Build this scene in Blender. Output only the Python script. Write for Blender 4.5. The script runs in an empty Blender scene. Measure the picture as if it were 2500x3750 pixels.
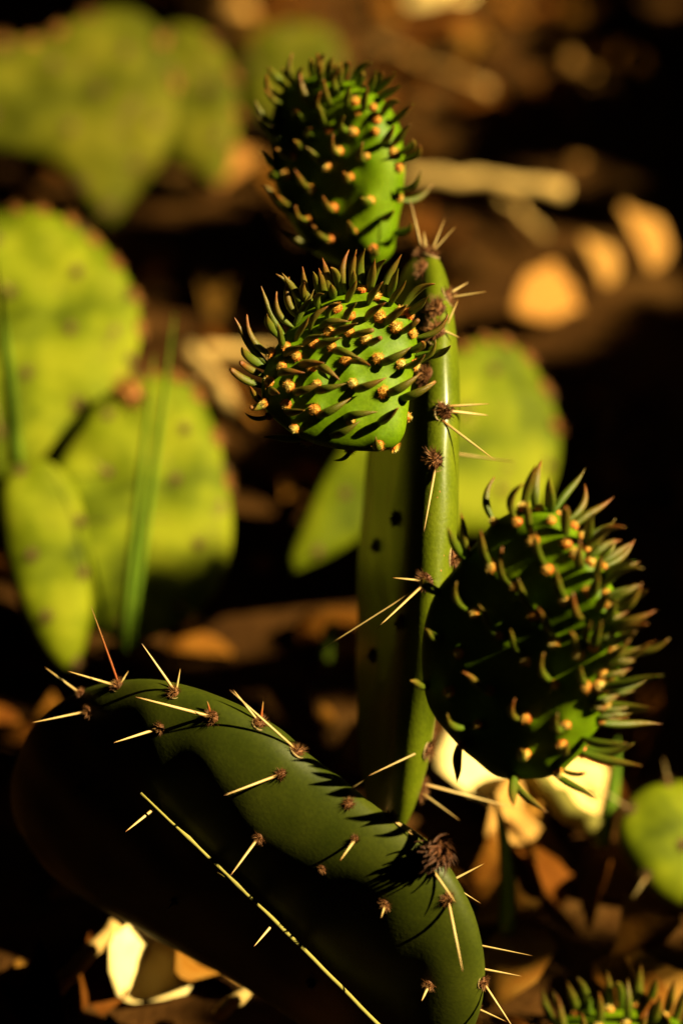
import bpy, bmesh, math, random
from mathutils import Vector, Matrix, noise
from mathutils.bvhtree import BVHTree
random.seed(7)
scene = bpy.context.scene
COL = scene.collection

# ---------------------------------------------------------------- camera, sky, sun, exposure
PITCH = math.radians(30); CAM_H = 0.535; FOC = 85.0
K = 0.036 / 0.085 / 3750.0                      # metres per photo pixel at 1 m
camd = bpy.data.cameras.new('camera'); cam = bpy.data.objects.new('camera', camd); COL.objects.link(cam)
cam.location = (0, 0, CAM_H); cam.rotation_euler = (math.pi / 2 - PITCH, 0, 0)
camd.lens = FOC; camd.sensor_fit = 'VERTICAL'; camd.sensor_height = 36.0
camd.clip_start = 0.01; camd.clip_end = 200.0
camd.dof.use_dof = True; camd.dof.focus_distance = 0.688; camd.dof.aperture_fstop = 4.6; camd.dof.aperture_blades = 0
scene.camera = cam
R_ = Vector((1, 0, 0)); F_ = Vector((0, math.cos(PITCH), -math.sin(PITCH))); U_ = Vector((0, math.sin(PITCH), math.cos(PITCH)))
CL = Vector(cam.location)
SUN_AZ = math.radians(70); SUN_EL = math.radians(40)   # azimuth measured from behind the camera towards the right
SUN = Vector((math.cos(SUN_EL) * math.sin(SUN_AZ), -math.cos(SUN_EL) * math.cos(SUN_AZ), math.sin(SUN_EL)))
world = bpy.data.worlds.new('World'); scene.world = world; world.use_nodes = True
wn = world.node_tree; bg = wn.nodes['Background']; sky = wn.nodes.new('ShaderNodeTexSky')
sky.sky_type = 'NISHITA'; sky.sun_disc = False; sky.sun_elevation = SUN_EL
sky.sun_rotation = math.atan2(SUN.x, SUN.y)
wn.links.new(sky.outputs[0], bg.inputs[0]); bg.inputs[1].default_value = 0.05
sl = bpy.data.lights.new('sun', 'SUN'); sl.energy = 5.0; sl.angle = math.radians(0.5); sl.color = (1.0, 0.83, 0.40)
so = bpy.data.objects.new('sun', sl); COL.objects.link(so); so.rotation_euler = SUN.to_track_quat('Z', 'Y').to_euler()
so.location = (1, -1, 2)
scene.view_settings.view_transform = 'Standard'; scene.view_settings.look = 'None'
scene.view_settings.exposure = 2.0; scene.view_settings.gamma = 1.0; scene.view_settings.use_curve_mapping = False
scene.cycles.use_denoising = True; scene.cycles.max_bounces = 6

# ---------------------------------------------------------------- helpers
def D(r, u, f): return (R_ * r + U_ * u + F_ * f)
def Pw(px, py, d): return CL + R_ * ((px - 1250) * K * d) + U_ * ((1875 - py) * K * d) + F_ * d
def ray(px, py): return (Pw(px, py, 1.0) - CL).normalized()
def ground_pt(px, py, z=0.0):
    r = ray(px, py); return CL + r * ((z - CL.z) / r.z)
WM = {}
def link(name, data, world_m, parent=None):
    o = bpy.data.objects.new(name, data); COL.objects.link(o)
    if parent is not None:
        o.parent = parent; o.matrix_basis = WM[parent.name].inverted() @ world_m
    else:
        o.matrix_basis = world_m
    WM[o.name] = world_m.copy()
    return o
def tag(o, label=None, cat=None, group=None, kind=None):
    for k, v in (('label', label), ('category', cat), ('group', group), ('kind', kind)):
        if v: o[k] = v
    return o
def empty(name, loc, label, cat, group=None):
    return tag(link(name, None, Matrix.Translation(loc)), label, cat, group)
def mesh_from(name, verts, faces, mat, smooth=True):
    me = bpy.data.meshes.new(name); me.from_pydata(verts, [], faces); me.update()
    if smooth: me.polygons.foreach_set('use_smooth', [True] * len(me.polygons))
    if mat: me.materials.append(mat)
    return me
def basis(x, y, z, loc, sx=1, sy=1, sz=1):
    m = Matrix.Identity(4)
    for i, (v, s) in enumerate(((x, sx), (y, sy), (z, sz))):
        for j in range(3): m[j][i] = v[j] * s
    for j in range(3): m[j][3] = loc[j]
    return m
def frame_x(xd, zh):
    x = xd.normalized(); y = zh.cross(x)
    if y.length < 1e-6: y = Vector((0, 1, 0.1)).cross(x)
    y.normalize(); return x, y, x.cross(y)

# ---------------------------------------------------------------- materials
def new_mat(name):
    m = bpy.data.materials.new(name); m.use_nodes = True
    nt = m.node_tree; return m, nt, nt.nodes['Principled BSDF']
def N(nt, t, **kw):
    n = nt.nodes.new(t)
    for k, v in kw.items():
        if hasattr(n, k): setattr(n, k, v)
        else: n.inputs[k].default_value = v
    return n
ALB = 0.5                                       # base colours scaled down so bounced light weakens against direct sun
def ramp(nt, stops, k=ALB):
    r = nt.nodes.new('ShaderNodeValToRGB'); e = r.color_ramp.elements
    while len(e) < len(stops): e.new(0.5)
    for el, (p, c) in zip(e, stops): el.position = p; el.color = (c[0] * k, c[1] * k, c[2] * k, 1)
    return r
def pad_mat(name, dark, mid, light, rough=0.42, scale=60, bump=0.25, sss=0.0, cork=None, fine=900, wax=0.0, spec=0.2, lo=0.25, hi=0.78):
    m, nt, b = new_mat(name); L = nt.links.new
    tc = N(nt, 'ShaderNodeTexCoord')
    n1 = N(nt, 'ShaderNodeTexNoise', Scale=scale, Detail=4.0, Roughness=0.55); L(tc.outputs['Object'], n1.inputs['Vector'])
    n2 = N(nt, 'ShaderNodeTexNoise', Scale=fine, Detail=3.0, Roughness=0.6); L(tc.outputs['Object'], n2.inputs['Vector'])
    r = ramp(nt, [(lo, dark), (0.5, mid), (hi, light)]); L(n1.outputs[0], r.inputs[0])
    mx = N(nt, 'ShaderNodeMix', data_type='RGBA', blend_type='MULTIPLY'); mx.inputs[0].default_value = 0.5
    r2 = ramp(nt, [(0.3, (0.6, 0.6, 0.6)), (0.7, (1.15, 1.12, 1.0))], 1); L(n2.outputs[0], r2.inputs[0])
    L(r.outputs[0], mx.inputs[6]); L(r2.outputs[0], mx.inputs[7]); out = mx.outputs[2]
    if cork:
        n3 = N(nt, 'ShaderNodeTexNoise', Scale=cork[1], Detail=5.0, Roughness=0.65); L(tc.outputs['Object'], n3.inputs['Vector'])
        r3 = ramp(nt, [(cork[2], (0, 0, 0)), (cork[2] + 0.05, (1, 1, 1))], 1); L(n3.outputs[0], r3.inputs[0])
        m2 = N(nt, 'ShaderNodeMix', data_type='RGBA'); L(r3.outputs[0], m2.inputs[0]); L(out, m2.inputs[6])
        m2.inputs[7].default_value = (*(c * ALB for c in cork[0]), 1); out = m2.outputs[2]
    L(out, b.inputs['Base Color'])
    rr = N(nt, 'ShaderNodeMapRange'); rr.inputs[3].default_value = rough - 0.08; rr.inputs[4].default_value = rough + 0.18
    L(n1.outputs[0], rr.inputs[0]); L(rr.outputs[0], b.inputs['Roughness'])
    bp = N(nt, 'ShaderNodeBump', Strength=bump, Distance=0.0006); L(n2.outputs[0], bp.inputs['Height']); L(bp.outputs[0], b.inputs['Normal'])
    if sss:
        b.inputs['Subsurface Weight'].default_value = sss; b.inputs['Subsurface Radius'].default_value = (0.5, 1.0, 0.1); b.inputs['Subsurface Scale'].default_value = 0.004
    b.inputs['Specular IOR Level'].default_value = spec
    if wax: b.inputs['Coat Weight'].default_value = wax; b.inputs['Coat Roughness'].default_value = 0.25
    return m
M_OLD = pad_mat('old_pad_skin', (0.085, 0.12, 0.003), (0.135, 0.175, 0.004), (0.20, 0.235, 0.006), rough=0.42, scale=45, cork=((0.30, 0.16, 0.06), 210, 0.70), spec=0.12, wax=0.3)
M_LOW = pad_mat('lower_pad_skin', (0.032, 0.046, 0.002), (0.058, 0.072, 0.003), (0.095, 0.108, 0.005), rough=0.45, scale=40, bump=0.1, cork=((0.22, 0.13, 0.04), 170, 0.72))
M_YOUNG = pad_mat('young_pad_skin', (0.08, 0.165, 0.001), (0.13, 0.235, 0.001), (0.20, 0.31, 0.002), rough=0.45, scale=70, bump=0.15, sss=0.1, spec=0.1)
M_BACK = pad_mat('far_pad_skin', (0.075, 0.10, 0.002), (0.155, 0.19, 0.004), (0.27, 0.29, 0.012), rough=0.6, scale=38, fine=110, cork=((0.16, 0.11, 0.03), 55, 0.66), spec=0.04, lo=0.36, hi=0.66)
M_BACK2 = pad_mat('olive_pad_skin', (0.050, 0.056, 0.002), (0.105, 0.107, 0.004), (0.17, 0.155, 0.010), rough=0.65, scale=32, fine=120, cork=((0.14, 0.09, 0.03), 50, 0.64), spec=0.04, lo=0.34, hi=0.68)

def leaf_mat():
    m, nt, b = new_mat('young_leaf_skin'); L = nt.links.new
    tc = N(nt, 'ShaderNodeTexCoord'); sp = N(nt, 'ShaderNodeSeparateXYZ'); L(tc.outputs['Object'], sp.inputs[0])
    oi = N(nt, 'ShaderNodeObjectInfo'); nz = N(nt, 'ShaderNodeTexNoise', Scale=9.0, Detail=3.0); L(tc.outputs['Object'], nz.inputs['Vector'])
    a = N(nt, 'ShaderNodeMath', operation='MULTIPLY_ADD'); L(oi.outputs['Random'], a.inputs[0]); a.inputs[1].default_value = 0.45; L(sp.outputs[0], a.inputs[2])
    a2 = N(nt, 'ShaderNodeMath', operation='MULTIPLY_ADD'); L(nz.outputs[0], a2.inputs[0]); a2.inputs[1].default_value = 0.35; L(a.outputs[0], a2.inputs[2])
    r = ramp(nt, [(0.28, (0.085, 0.15, 0.004)), (0.58, (0.12, 0.135, 0.008)), (0.88, (0.20, 0.11, 0.014)), (1.0, (0.26, 0.08, 0.014))]); 
    d = N(nt, 'ShaderNodeMath', operation='DIVIDE'); L(a2.outputs[0], d.inputs[0]); d.inputs[1].default_value = 1.45
    L(d.outputs[0], r.inputs[0]); L(r.outputs[0], b.inputs['Base Color'])
    n2 = N(nt, 'ShaderNodeTexNoise', Scale=60.0, Detail=2.0); L(tc.outputs['Object'], n2.inputs['Vector'])
    bp = N(nt, 'ShaderNodeBump', Strength=0.45, Distance=0.0004); L(n2.outputs[0], bp.inputs['Height']); L(bp.outputs[0], b.inputs['Normal'])
    b.inputs['Roughness'].default_value = 0.4; b.inputs['Specular IOR Level'].default_value = 0.3
    b.inputs['Subsurface Weight'].default_value = 0.12; b.inputs['Subsurface Radius'].default_value = (0.6, 1, 0.1); b.inputs['Subsurface Scale'].default_value = 0.0015
    return m
M_LEAF = leaf_mat()
def axis_mat(name, stops, rough=0.5, rnd=0.2, axis=0, k=ALB):
    m, nt, b = new_mat(name); L = nt.links.new
    tc = N(nt, 'ShaderNodeTexCoord'); sp = N(nt, 'ShaderNodeSeparateXYZ'); L(tc.outputs['Object'], sp.inputs[0])
    oi = N(nt, 'ShaderNodeObjectInfo')
    a = N(nt, 'ShaderNodeMath', operation='MULTIPLY_ADD'); L(oi.outputs['Random'], a.inputs[0]); a.inputs[1].default_value = rnd; L(sp.outputs[axis], a.inputs[2])
    r = ramp(nt, stops, k); L(a.outputs[0], r.inputs[0]); L(r.outputs[0], b.inputs['Base Color']); b.inputs['Roughness'].default_value = rough
    b.inputs['Specular IOR Level'].default_value = 0.25
    return m
M_SPINE = axis_mat('spine_straw', [(0.0, (0.20, 0.05, 0.015)), (0.10, (0.42, 0.24, 0.08)), (0.5, (0.55, 0.40, 0.17)), (0.95, (0.45, 0.27, 0.09)), (1.0, (0.28, 0.11, 0.03))], 0.4, 0.05, k=0.7)
M_SPINER = axis_mat('spine_red', [(0.0, (0.45, 0.09, 0.02)), (0.55, (0.40, 0.10, 0.02)), (1.0, (0.40, 0.22, 0.05))], 0.4, 0.1)
M_TUFT = axis_mat('glochid_orange', [(0.0, (0.40, 0.05, 0.008)), (0.4, (0.62, 0.18, 0.02)), (0.75, (0.74, 0.38, 0.05)), (1.05, (0.80, 0.62, 0.18))], 0.6, 0.4, axis=2, k=0.65)
M_AREO = axis_mat('areole_brown', [(0.0, (0.11, 0.035, 0.010)), (0.6, (0.20, 0.07, 0.02)), (1.2, (0.30, 0.13, 0.04))], 0.7, 0.3, axis=2)
M_BUD = axis_mat('dry_bract', [(0.0, (0.05, 0.016, 0.006)), (0.7, (0.11, 0.034, 0.012)), (1.1, (0.20, 0.07, 0.02))], 0.6, 0.1, axis=2)
M_FAREO = axis_mat('far_areole_brown', [(0.0, (0.10, 0.05, 0.012)), (1.2, (0.19, 0.10, 0.03))], 0.8, 0.3, axis=2)
M_RIM = axis_mat('areole_rim', [(0.0, (0.36, 0.24, 0.10)), (1.0, (0.5, 0.36, 0.18))], 0.6, 0.3, axis=2)
def litter_mat(name, stops, rough=0.7, k=ALB):
    m, nt, b = new_mat(name); L = nt.links.new
    oi = N(nt, 'ShaderNodeObjectInfo'); tc = N(nt, 'ShaderNodeTexCoord'); ge = N(nt, 'ShaderNodeNewGeometry')
    nz = N(nt, 'ShaderNodeTexNoise', Scale=130.0, Detail=4.0); L(ge.outputs['Position'], nz.inputs['Vector'])
    ad = N(nt, 'ShaderNodeMath', operation='ADD'); L(ge.outputs['Random Per Island'], ad.inputs[0]); L(oi.outputs['Random'], ad.inputs[1])
    fr = N(nt, 'ShaderNodeMath', operation='FRACT'); L(ad.outputs[0], fr.inputs[0])
    a2 = N(nt, 'ShaderNodeMath', operation='MULTIPLY_ADD'); L(nz.outputs[0], a2.inputs[0]); a2.inputs[1].default_value = 0.5; 
    mu = N(nt, 'ShaderNodeMath', operation='MULTIPLY'); L(fr.outputs[0], mu.inputs[0]); mu.inputs[1].default_value = 0.6; L(mu.outputs[0], a2.inputs[2])
    r = ramp(nt, stops, k); b.inputs['Specular IOR Level'].default_value = 0.03; L(a2.outputs[0], r.inputs[0]); L(r.outputs[0], b.inputs['Base Color']); b.inputs['Roughness'].default_value = rough
    bp = N(nt, 'ShaderNodeBump', Strength=0.5, Distance=0.001); L(nz.outputs[0], bp.inputs['Height']); L(bp.outputs[0], b.inputs['Normal'])
    return m
M_LITTER = litter_mat('dead_leaf_brown', [(0.1, (0.12, 0.032, 0.004)), (0.45, (0.24, 0.075, 0.008)), (0.7, (0.34, 0.135, 0.016)), (0.95, (0.42, 0.22, 0.04))], k=0.4)
M_PALE = litter_mat('dead_leaf_pale', [(0.1, (0.60, 0.38, 0.12)), (0.5, (0.74, 0.54, 0.22)), (0.95, (0.82, 0.68, 0.34))], k=0.9)
M_TAN = litter_mat('dead_leaf_tan', [(0.1, (0.32, 0.13, 0.025)), (0.5, (0.45, 0.21, 0.05)), (0.95, (0.56, 0.32, 0.09))], k=0.55)
M_TWIG = litter_mat('twig_bark', [(0.1, (0.25, 0.13, 0.04)), (0.5, (0.42, 0.25, 0.08)), (0.95, (0.55, 0.38, 0.14))], k=0.85)
M_STRAW = litter_mat('twig_straw', [(0.1, (0.40, 0.24, 0.07)), (0.5, (0.58, 0.40, 0.13)), (0.95, (0.70, 0.52, 0.22))], k=0.8)
M_GRASS = litter_mat('grass_green', [(0.1, (0.05, 0.10, 0.008)), (0.5, (0.10, 0.16, 0.012)), (0.95, (0.18, 0.21, 0.02))], 0.5, k=0.9)
M_STALK = litter_mat('stalk_straw', [(0.1, (0.22, 0.19, 0.04)), (0.5, (0.36, 0.32, 0.08)), (0.95, (0.50, 0.42, 0.13))], 0.5)
def soil_mat():
    m, nt, b = new_mat('soil'); L = nt.links.new
    tc = N(nt, 'ShaderNodeTexCoord')
    n1 = N(nt, 'ShaderNodeTexNoise', Scale=14.0, Detail=8.0, Roughness=0.65); L(tc.outputs['Object'], n1.inputs['Vector'])
    n2 = N(nt, 'ShaderNodeTexNoise', Scale=160.0, Detail=5.0); L(tc.outputs['Object'], n2.inputs['Vector'])
    r = ramp(nt, [(0.3, (0.05, 0.02, 0.006)), (0.52, (0.12, 0.05, 0.012)), (0.72, (0.22, 0.11, 0.03))], 0.35); L(n1.outputs[0], r.inputs[0])
    L(r.outputs[0], b.inputs['Base Color']); b.inputs['Roughness'].default_value = 0.9; b.inputs['Specular IOR Level'].default_value = 0.02
    bp = N(nt, 'ShaderNodeBump', Strength=0.8, Distance=0.004); L(n2.outputs[0], bp.inputs['Height']); L(bp.outputs[0], b.inputs['Normal'])
    return m
M_SOIL = soil_mat()

# ---------------------------------------------------------------- ground
def gz(x, y):
    return 0.018 * noise.noise(Vector((x * 3.1, y * 3.1, 0.3))) + 0.006 * noise.noise(Vector((x * 14, y * 14, 4.0)))
def build_ground():
    xs = [-40, -15, -6, -3] + [-2 + 0.04 * i for i in range(101)] + [3, 6, 15, 40]
    ys = [-20, -8, -3] + [-1 + 0.04 * i for i in range(101)] + [4.5, 8, 20, 80]
    v = [(x, y, gz(x, y) if abs(x) < 3 and -2 < y < 4 else 0.0) for y in ys for x in xs]; n = len(xs)
    f = [(j * n + i, j * n + i + 1, (j + 1) * n + i + 1, (j + 1) * n + i) for j in range(len(ys) - 1) for i in range(n - 1)]
    tag(link('ground', mesh_from('ground', v, f, M_SOIL), Matrix.Identity(4)), kind='structure')
build_ground()

# ---------------------------------------------------------------- pads
def smooth_closed(pts, n=8):
    out = []; m = len(pts)
    for i in range(m):
        p0, p1, p2, p3 = (Vector(pts[(i + k) % m]) for k in (-1, 0, 1, 2))
        for k in range(n):
            t = k / n
            out.append(0.5 * ((2 * p1) + (p2 - p0) * t + (2 * p0 - 5 * p1 + 4 * p2 - p3) * t * t + (3 * p1 - p0 - 3 * p2 + p3) * t ** 3))
    return out
class Pad:
    pass
def pad_mesh(name, outl, T, mat, M=72, Kr=14, e=2.6, bumps=(), wob=0.0006, seed=0, bend=0.0):
    """outl: local 2D outline (star shaped about 0,0). Returns mesh in local axes (x,y in plane, z normal)."""
    pts = smooth_closed(outl); pol = sorted((math.atan2(p[1], p[0]), p.length) for p in pts)
    def rad(a):
        import bisect
        i = bisect.bisect(pol, (a, 0)); a0, r0 = pol[i - 1]; a1, r1 = pol[i % len(pol)]
        if i == 0: a0 -= 2 * math.pi
        if i == len(pol): a1 += 2 * math.pi
        t = 0 if a1 - a0 < 1e-9 else (a - a0) / (a1 - a0)
        return r0 + (r1 - r0) * t
    angs = [-math.pi + 2 * math.pi * i / M for i in range(M)]; rs = [rad(a) for a in angs]
    verts = []
    def vert(i, rho, side):
        r = rs[i] * rho; x, y = r * math.cos(angs[i]), r * math.sin(angs[i])
        h = T / 2 * math.sqrt(max(0.0, 1 - rho ** e))
        z = side * h + side * wob * noise.noise(Vector((x * 60 + seed, y * 60, side)))*(1 if rho < 1 else 0)
        for (bx, by, bh, bw) in bumps:
            d2 = (x - bx) ** 2 + (y - by) ** 2
            if d2 < 9 * bw * bw: z += side * bh * math.exp(-d2 / (bw * bw))
        z += bend * (x * x + y * y)
        return (x, y, z)
    rho = [math.sin(math.pi / 2 * k / Kr) for k in range(Kr + 1)]
    verts.append(vert(0, 0, 1)); fr = []
    for k in range(1, Kr + 1):
        fr.append(len(verts)); verts += [vert(i, rho[k], 1) for i in range(M)]
    bk = []
    for k in range(Kr - 1, 0, -1):
        bk.append(len(verts)); verts += [vert(i, rho[k], -1) for i in range(M)]
    last = len(verts); verts.append(vert(0, 0, -1))
    faces = [(0, fr[0] + i, fr[0] + (i + 1) % M) for i in range(M)]
    rings = fr + bk
    for a, b in zip(rings, rings[1:]):
        faces += [(a + i, b + i, b + (i + 1) % M, a + (i + 1) % M) for i in range(M)]
    faces += [(last, rings[-1] + (i + 1) % M, rings[-1] + i) for i in range(M)]
    return mesh_from(name, verts, faces, mat)
def finish_pad(name, outl, origin, A, B, Nn, T, mat, parent, **kw):
    me = pad_mesh(name, outl, T, mat, **kw); wm = basis(A, B, Nn, origin)
    p = Pad(); p.o = link(name, me, wm, parent); p.T = T; p.N = Nn; p.c = origin; p.wm = wm
    p.vw = [wm @ v.co for v in me.vertices]
    p.bvh = BVHTree.FromPolygons(p.vw, [tuple(q.vertices) for q in me.polygons])
    return p
def px_pad(name, opx, depth, n, T, mat, parent, **kw):
    """outline given as photo pixels, laid on the plane through the centroid at its own depth with its own normal"""
    Nn = D(*n).normalized(); cx = sum(p[0] for p in opx) / len(opx); cy = sum(p[1] for p in opx) / len(opx)
    o = Pw(cx, cy, depth); A = (R_ - Nn * R_.dot(Nn)).normalized(); B = Nn.cross(A)
    loc = []
    for (x, y) in opx:
        r = ray(x, y); t = (o - CL).dot(Nn) / r.dot(Nn); q = CL + r * t - o; loc.append((q.dot(A), q.dot(B)))
    return finish_pad(name, loc, o, A, B, Nn, T, mat, parent, **kw)
def on_pad(p, px, py):
    """point and outward normal of a pad's surface under a photo pixel (nearest rim point if the ray misses)"""
    r = ray(px, py); loc, nor, _, _ = p.bvh.ray_cast(CL, r)
    if loc is None:
        q = CL + r * (p.c - CL).dot(r)
        for _ in range(3):
            loc, nor, _, _ = p.bvh.find_nearest(q); q = CL + r * (loc - CL).dot(r)
    if nor.dot(loc - p.c) < 0 and abs(nor.dot(p.N)) < 0.5: nor = -nor
    return loc, nor

# ---------------------------------------------------------------- small shared meshes
def leaf_mesh(name, bow, hook, blunt=False, S=8, Rn=10):
    v, f = [], []
    for k in range(Rn + 1):
        t = k / Rn; tt = t * (0.72 if blunt else 1.0)
        w = 0.12 * (0.66 + 1.36 * tt) if tt < 0.25 else 0.12 * (1 - ((tt - 0.25) / 0.75) ** 2.3)
        w = max(w, 0.006)
        if blunt and k == Rn: w *= 0.75
        z = bow * 4 * t * (1 - t) + hook * max(0, t - 0.6) ** 2 * 6
        for i in range(S):
            a = 2 * math.pi * i / S
            v.append((t + 0.02 * math.sin(a), w * math.cos(a), z + 0.78 * w * math.sin(a)))
    for k in range(Rn):
        for i in range(S): f.append((k * S + i, k * S + (i + 1) % S, (k + 1) * S + (i + 1) % S, (k + 1) * S + i))
    f.append(tuple(range(S - 1, -1, -1))); f.append(tuple(Rn * S + i for i in range(S)))
    return mesh_from(name, v, f, M_LEAF)
LEAVES = [leaf_mesh('leaf_a', 0.10, 0.05), leaf_mesh('leaf_b', 0.16, -0.04), leaf_mesh('leaf_c', 0.06, 0.10), leaf_mesh('leaf_d', 0.20, 0.0)]
LEAF_BLUNT = leaf_mesh('leaf_blunt', 0.10, 0.0, True)
def spine_mesh(name, mat, S=6, bent=0.0):
    v, f = [], []
    for k, (t, r) in enumerate(((0, 1.0), (0.3, 0.9), (0.7, 0.6), (0.93, 0.28), (1, 0.04))):
        for i in range(S):
            a = 2 * math.pi * i / S; v.append((t, r * math.cos(a), 0.7 * r * math.sin(a) + bent * 4 * t * (1 - t)))
    for k in range(4):
        for i in range(S): f.append((k * S + i, k * S + (i + 1) % S, (k + 1) * S + (i + 1) % S, (k + 1) * S + i))
    f.append(tuple(range(S - 1, -1, -1)))
    return mesh_from(name, v, f, mat)
SPINE = spine_mesh('spine', M_SPINE); SPINER = spine_mesh('spine_red', M_SPINER)
def tuft_mesh(name, mat, hairs, hl, seed, dome=0.55, hw=0.05):
    rnd = random.Random(seed); v, f = [], []
    S = 9
    for k in range(4):
        th = math.pi / 2 * k / 4
        for i in range(S):
            a = 2 * math.pi * i / S; rr = 0.62 * math.cos(th) * (0.85 + 0.3 * rnd.random())
            v.append((rr * math.cos(a), rr * math.sin(a), dome * math.sin(th) * (0.85 + 0.3 * rnd.random())))
    top = len(v); v.append((0, 0, dome))
    for k in range(3):
        for i in range(S): f.append((k * S + i, k * S + (i + 1) % S, (k + 1) * S + (i + 1) % S, (k + 1) * S + i))
    f += [(3 * S + i, 3 * S + (i + 1) % S, top) for i in range(S)]
    for h in range(hairs):
        a = rnd.random() * 2 * math.pi; q = rnd.random() ** 0.6
        d = Vector((math.cos(a) * q, math.sin(a) * q, 1.05 - q * 0.75)).normalized()
        b = Vector((0.5 * q * math.cos(a), 0.5 * q * math.sin(a), dome * math.sqrt(max(0, 1 - q * q)) * 0.8))
        l = hl * (0.5 + 0.7 * rnd.random()); s = d.cross(Vector((0.3, 0.2, 1))).normalized() * hw; s2 = d.cross(s).normalized() * hw
        n = len(v); v += [tuple(b + s), tuple(b - s * 0.5 + s2), tuple(b - s * 0.5 - s2), tuple(b + d * l)]
        f += [(n, n + 1, n + 3), (n + 1, n + 2, n + 3), (n + 2, n, n + 3)]
    return mesh_from(name, v, f, mat, smooth=False)
TUFTS = [tuft_mesh('tuft_%d' % i, M_TUFT, 150, 0.45, i, 0.65, 0.035) for i in range(4)]
AREOS = [tuft_mesh('areole_%d' % i, M_AREO, 130, 0.75, 20 + i, 0.55, 0.035) for i in range(3)]
FAREO = tuft_mesh('far_areole', M_FAREO, 26, 0.9, 40, 0.4, 0.08)
def rim_mesh():
    v, f = [], []; n, S = 20, 6
    for i in range(n):
        a = 3.6 * i / (n - 1); th = 0.15 * math.sin(math.pi * i / (n - 1)) + 0.01
        for k in range(S):
            b = 2 * math.pi * k / S; r = 0.86 + th * math.cos(b) * 0.7; v.append((r * math.cos(a), r * math.sin(a), th * math.sin(b) + 0.02))
    for i in range(n - 1):
        for k in range(S): f.append((i * S + k, (i + 1) * S + k, (i + 1) * S + (k + 1) % S, i * S + (k + 1) % S))
    return mesh_from('rim', v, f, M_RIM)
RIM = rim_mesh()
SCAR = [tuft_mesh('cork_scar_%d' % i, axis_mat('cork_%d' % i, [(0.0, (0.30, 0.10, 0.03)), (1.0, (0.46, 0.20, 0.06))], 0.8, 0.3, axis=2, k=0.7), 14, 0.35, 60 + i, 0.5, 0.12) for i in range(2)]
def put_leaf(p, bpx, tpx, Lmm=11.0, wid=1.0, blunt=False, toward=None, minout=0.3, mesh=None):
    loc, nor = on_pad(p, *bpx); dep = (loc - CL).dot(F_)
    lp = (Pw(*tpx, dep) - Pw(*bpx, dep)).length; Lr = Lmm / 1000.0
    out = math.sqrt(max(Lr * Lr - lp * lp, (minout * lp) ** 2)) if toward is None else toward * lp
    out = min(out, 0.012)
    if nor.dot(F_) > 0.1: out = -out * 0.4
    tip = Pw(*tpx, dep - out); base = loc - nor * 0.0004
    d = tip - base; L = d.length
    x, y, z = frame_x(d, nor if abs(nor.dot(d.normalized())) < 0.97 else U_)
    w = min(max(L, 0.008), 0.0135) * wid * 0.92
    m = basis(x, y, z, base, L, w, w)
    me = LEAF_BLUNT if blunt else (mesh or random.choice(LEAVES))
    return link('leaf', me, m, p.o)
def put_tuft(p, px, py, rmm=1.9, meshes=TUFTS, name='glochid_tuft', h=1.0, ell=1.0, lift=0.0):
    loc, nor = on_pad(p, px, py); x, y, z = frame_x(U_ + R_ * random.uniform(-1, 1), nor)
    z = nor; x = (x - nor * x.dot(nor)).normalized(); y = nor.cross(x)
    r = rmm / 1000.0
    return link(name, random.choice(meshes), basis(x, y, z, loc - nor * (r * 0.12) + nor * lift, r * ell, r, r * h), p.o)
def put_spine(p, bpx, tpx, out=0.25, rmm=0.42, mesh=None, depth=None):
    loc, nor = on_pad(p, *bpx); dep = (loc - CL).dot(F_)
    lp = (Pw(*tpx, dep) - loc).length; tip = Pw(*tpx, dep - out * lp); d = tip - loc
    x, y, z = frame_x(d, nor); r = rmm / 1000.0
    return link('spine', mesh or SPINE, basis(x, y, z, loc - x * 0.0006, d.length, r, r), p.o)
def crop(ox, oy, s): return lambda x, y: (ox + x / s, oy + y / s)

# ---------------------------------------------------------------- the prickly pear in focus
root = empty('prickly_pear', ground_pt(1500, 3900), 'dark green prickly pear with three leafy young pads and long straw spines', 'cactus')

# tall old pad seen edge on
Bt = D(-0.17, -0.02, 0.985).normalized(); At = D(0.03, 1, 0.22); At = (At - Bt * At.dot(Bt)).normalized(); Nt = Bt.cross(At)  # Nt faces left
if Nt.dot(R_) > 0: Nt = -Nt
ct = Pw(1603, 1985, 0.700) + Bt * 0.048
ol = []
for i in range(28):
    a = 2 * math.pi * i / 28; c, s = math.cos(a), math.sin(a)
    w = 0.048 * (abs(c) ** 0.9) * (1 if c > 0 else -1) * (1.0 - 0.10 * (s < -0.3) * abs(s))
    ol.append((w, 0.0905 * s * (1.0 if s > 0 else 1.0)))
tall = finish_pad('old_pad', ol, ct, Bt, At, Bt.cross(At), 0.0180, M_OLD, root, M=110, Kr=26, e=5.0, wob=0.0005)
tall.N = Nt
tag(tall.o, 'tall mature pad seen edge on with a sunlit glossy rim')

# lower old pad
low = px_pad('old_pad', [(60, 2800), (130, 2650), (270, 2545), (430, 2500), (600, 2505), (800, 2570), (1000, 2690), (1180, 2840), (1400, 3000), (1600, 3150),
      (1720, 3350), (1765, 3550), (1750, 3720), (1660, 3880), (1480, 3920), (1230, 3790), (950, 3605), (700, 3475), (450, 3335), (250, 3220), (110, 3060), (50, 2930)],
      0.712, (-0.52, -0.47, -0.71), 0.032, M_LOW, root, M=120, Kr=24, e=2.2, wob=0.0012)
tag(low.o, 'broad shaded lower pad studded with long spines')

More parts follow.
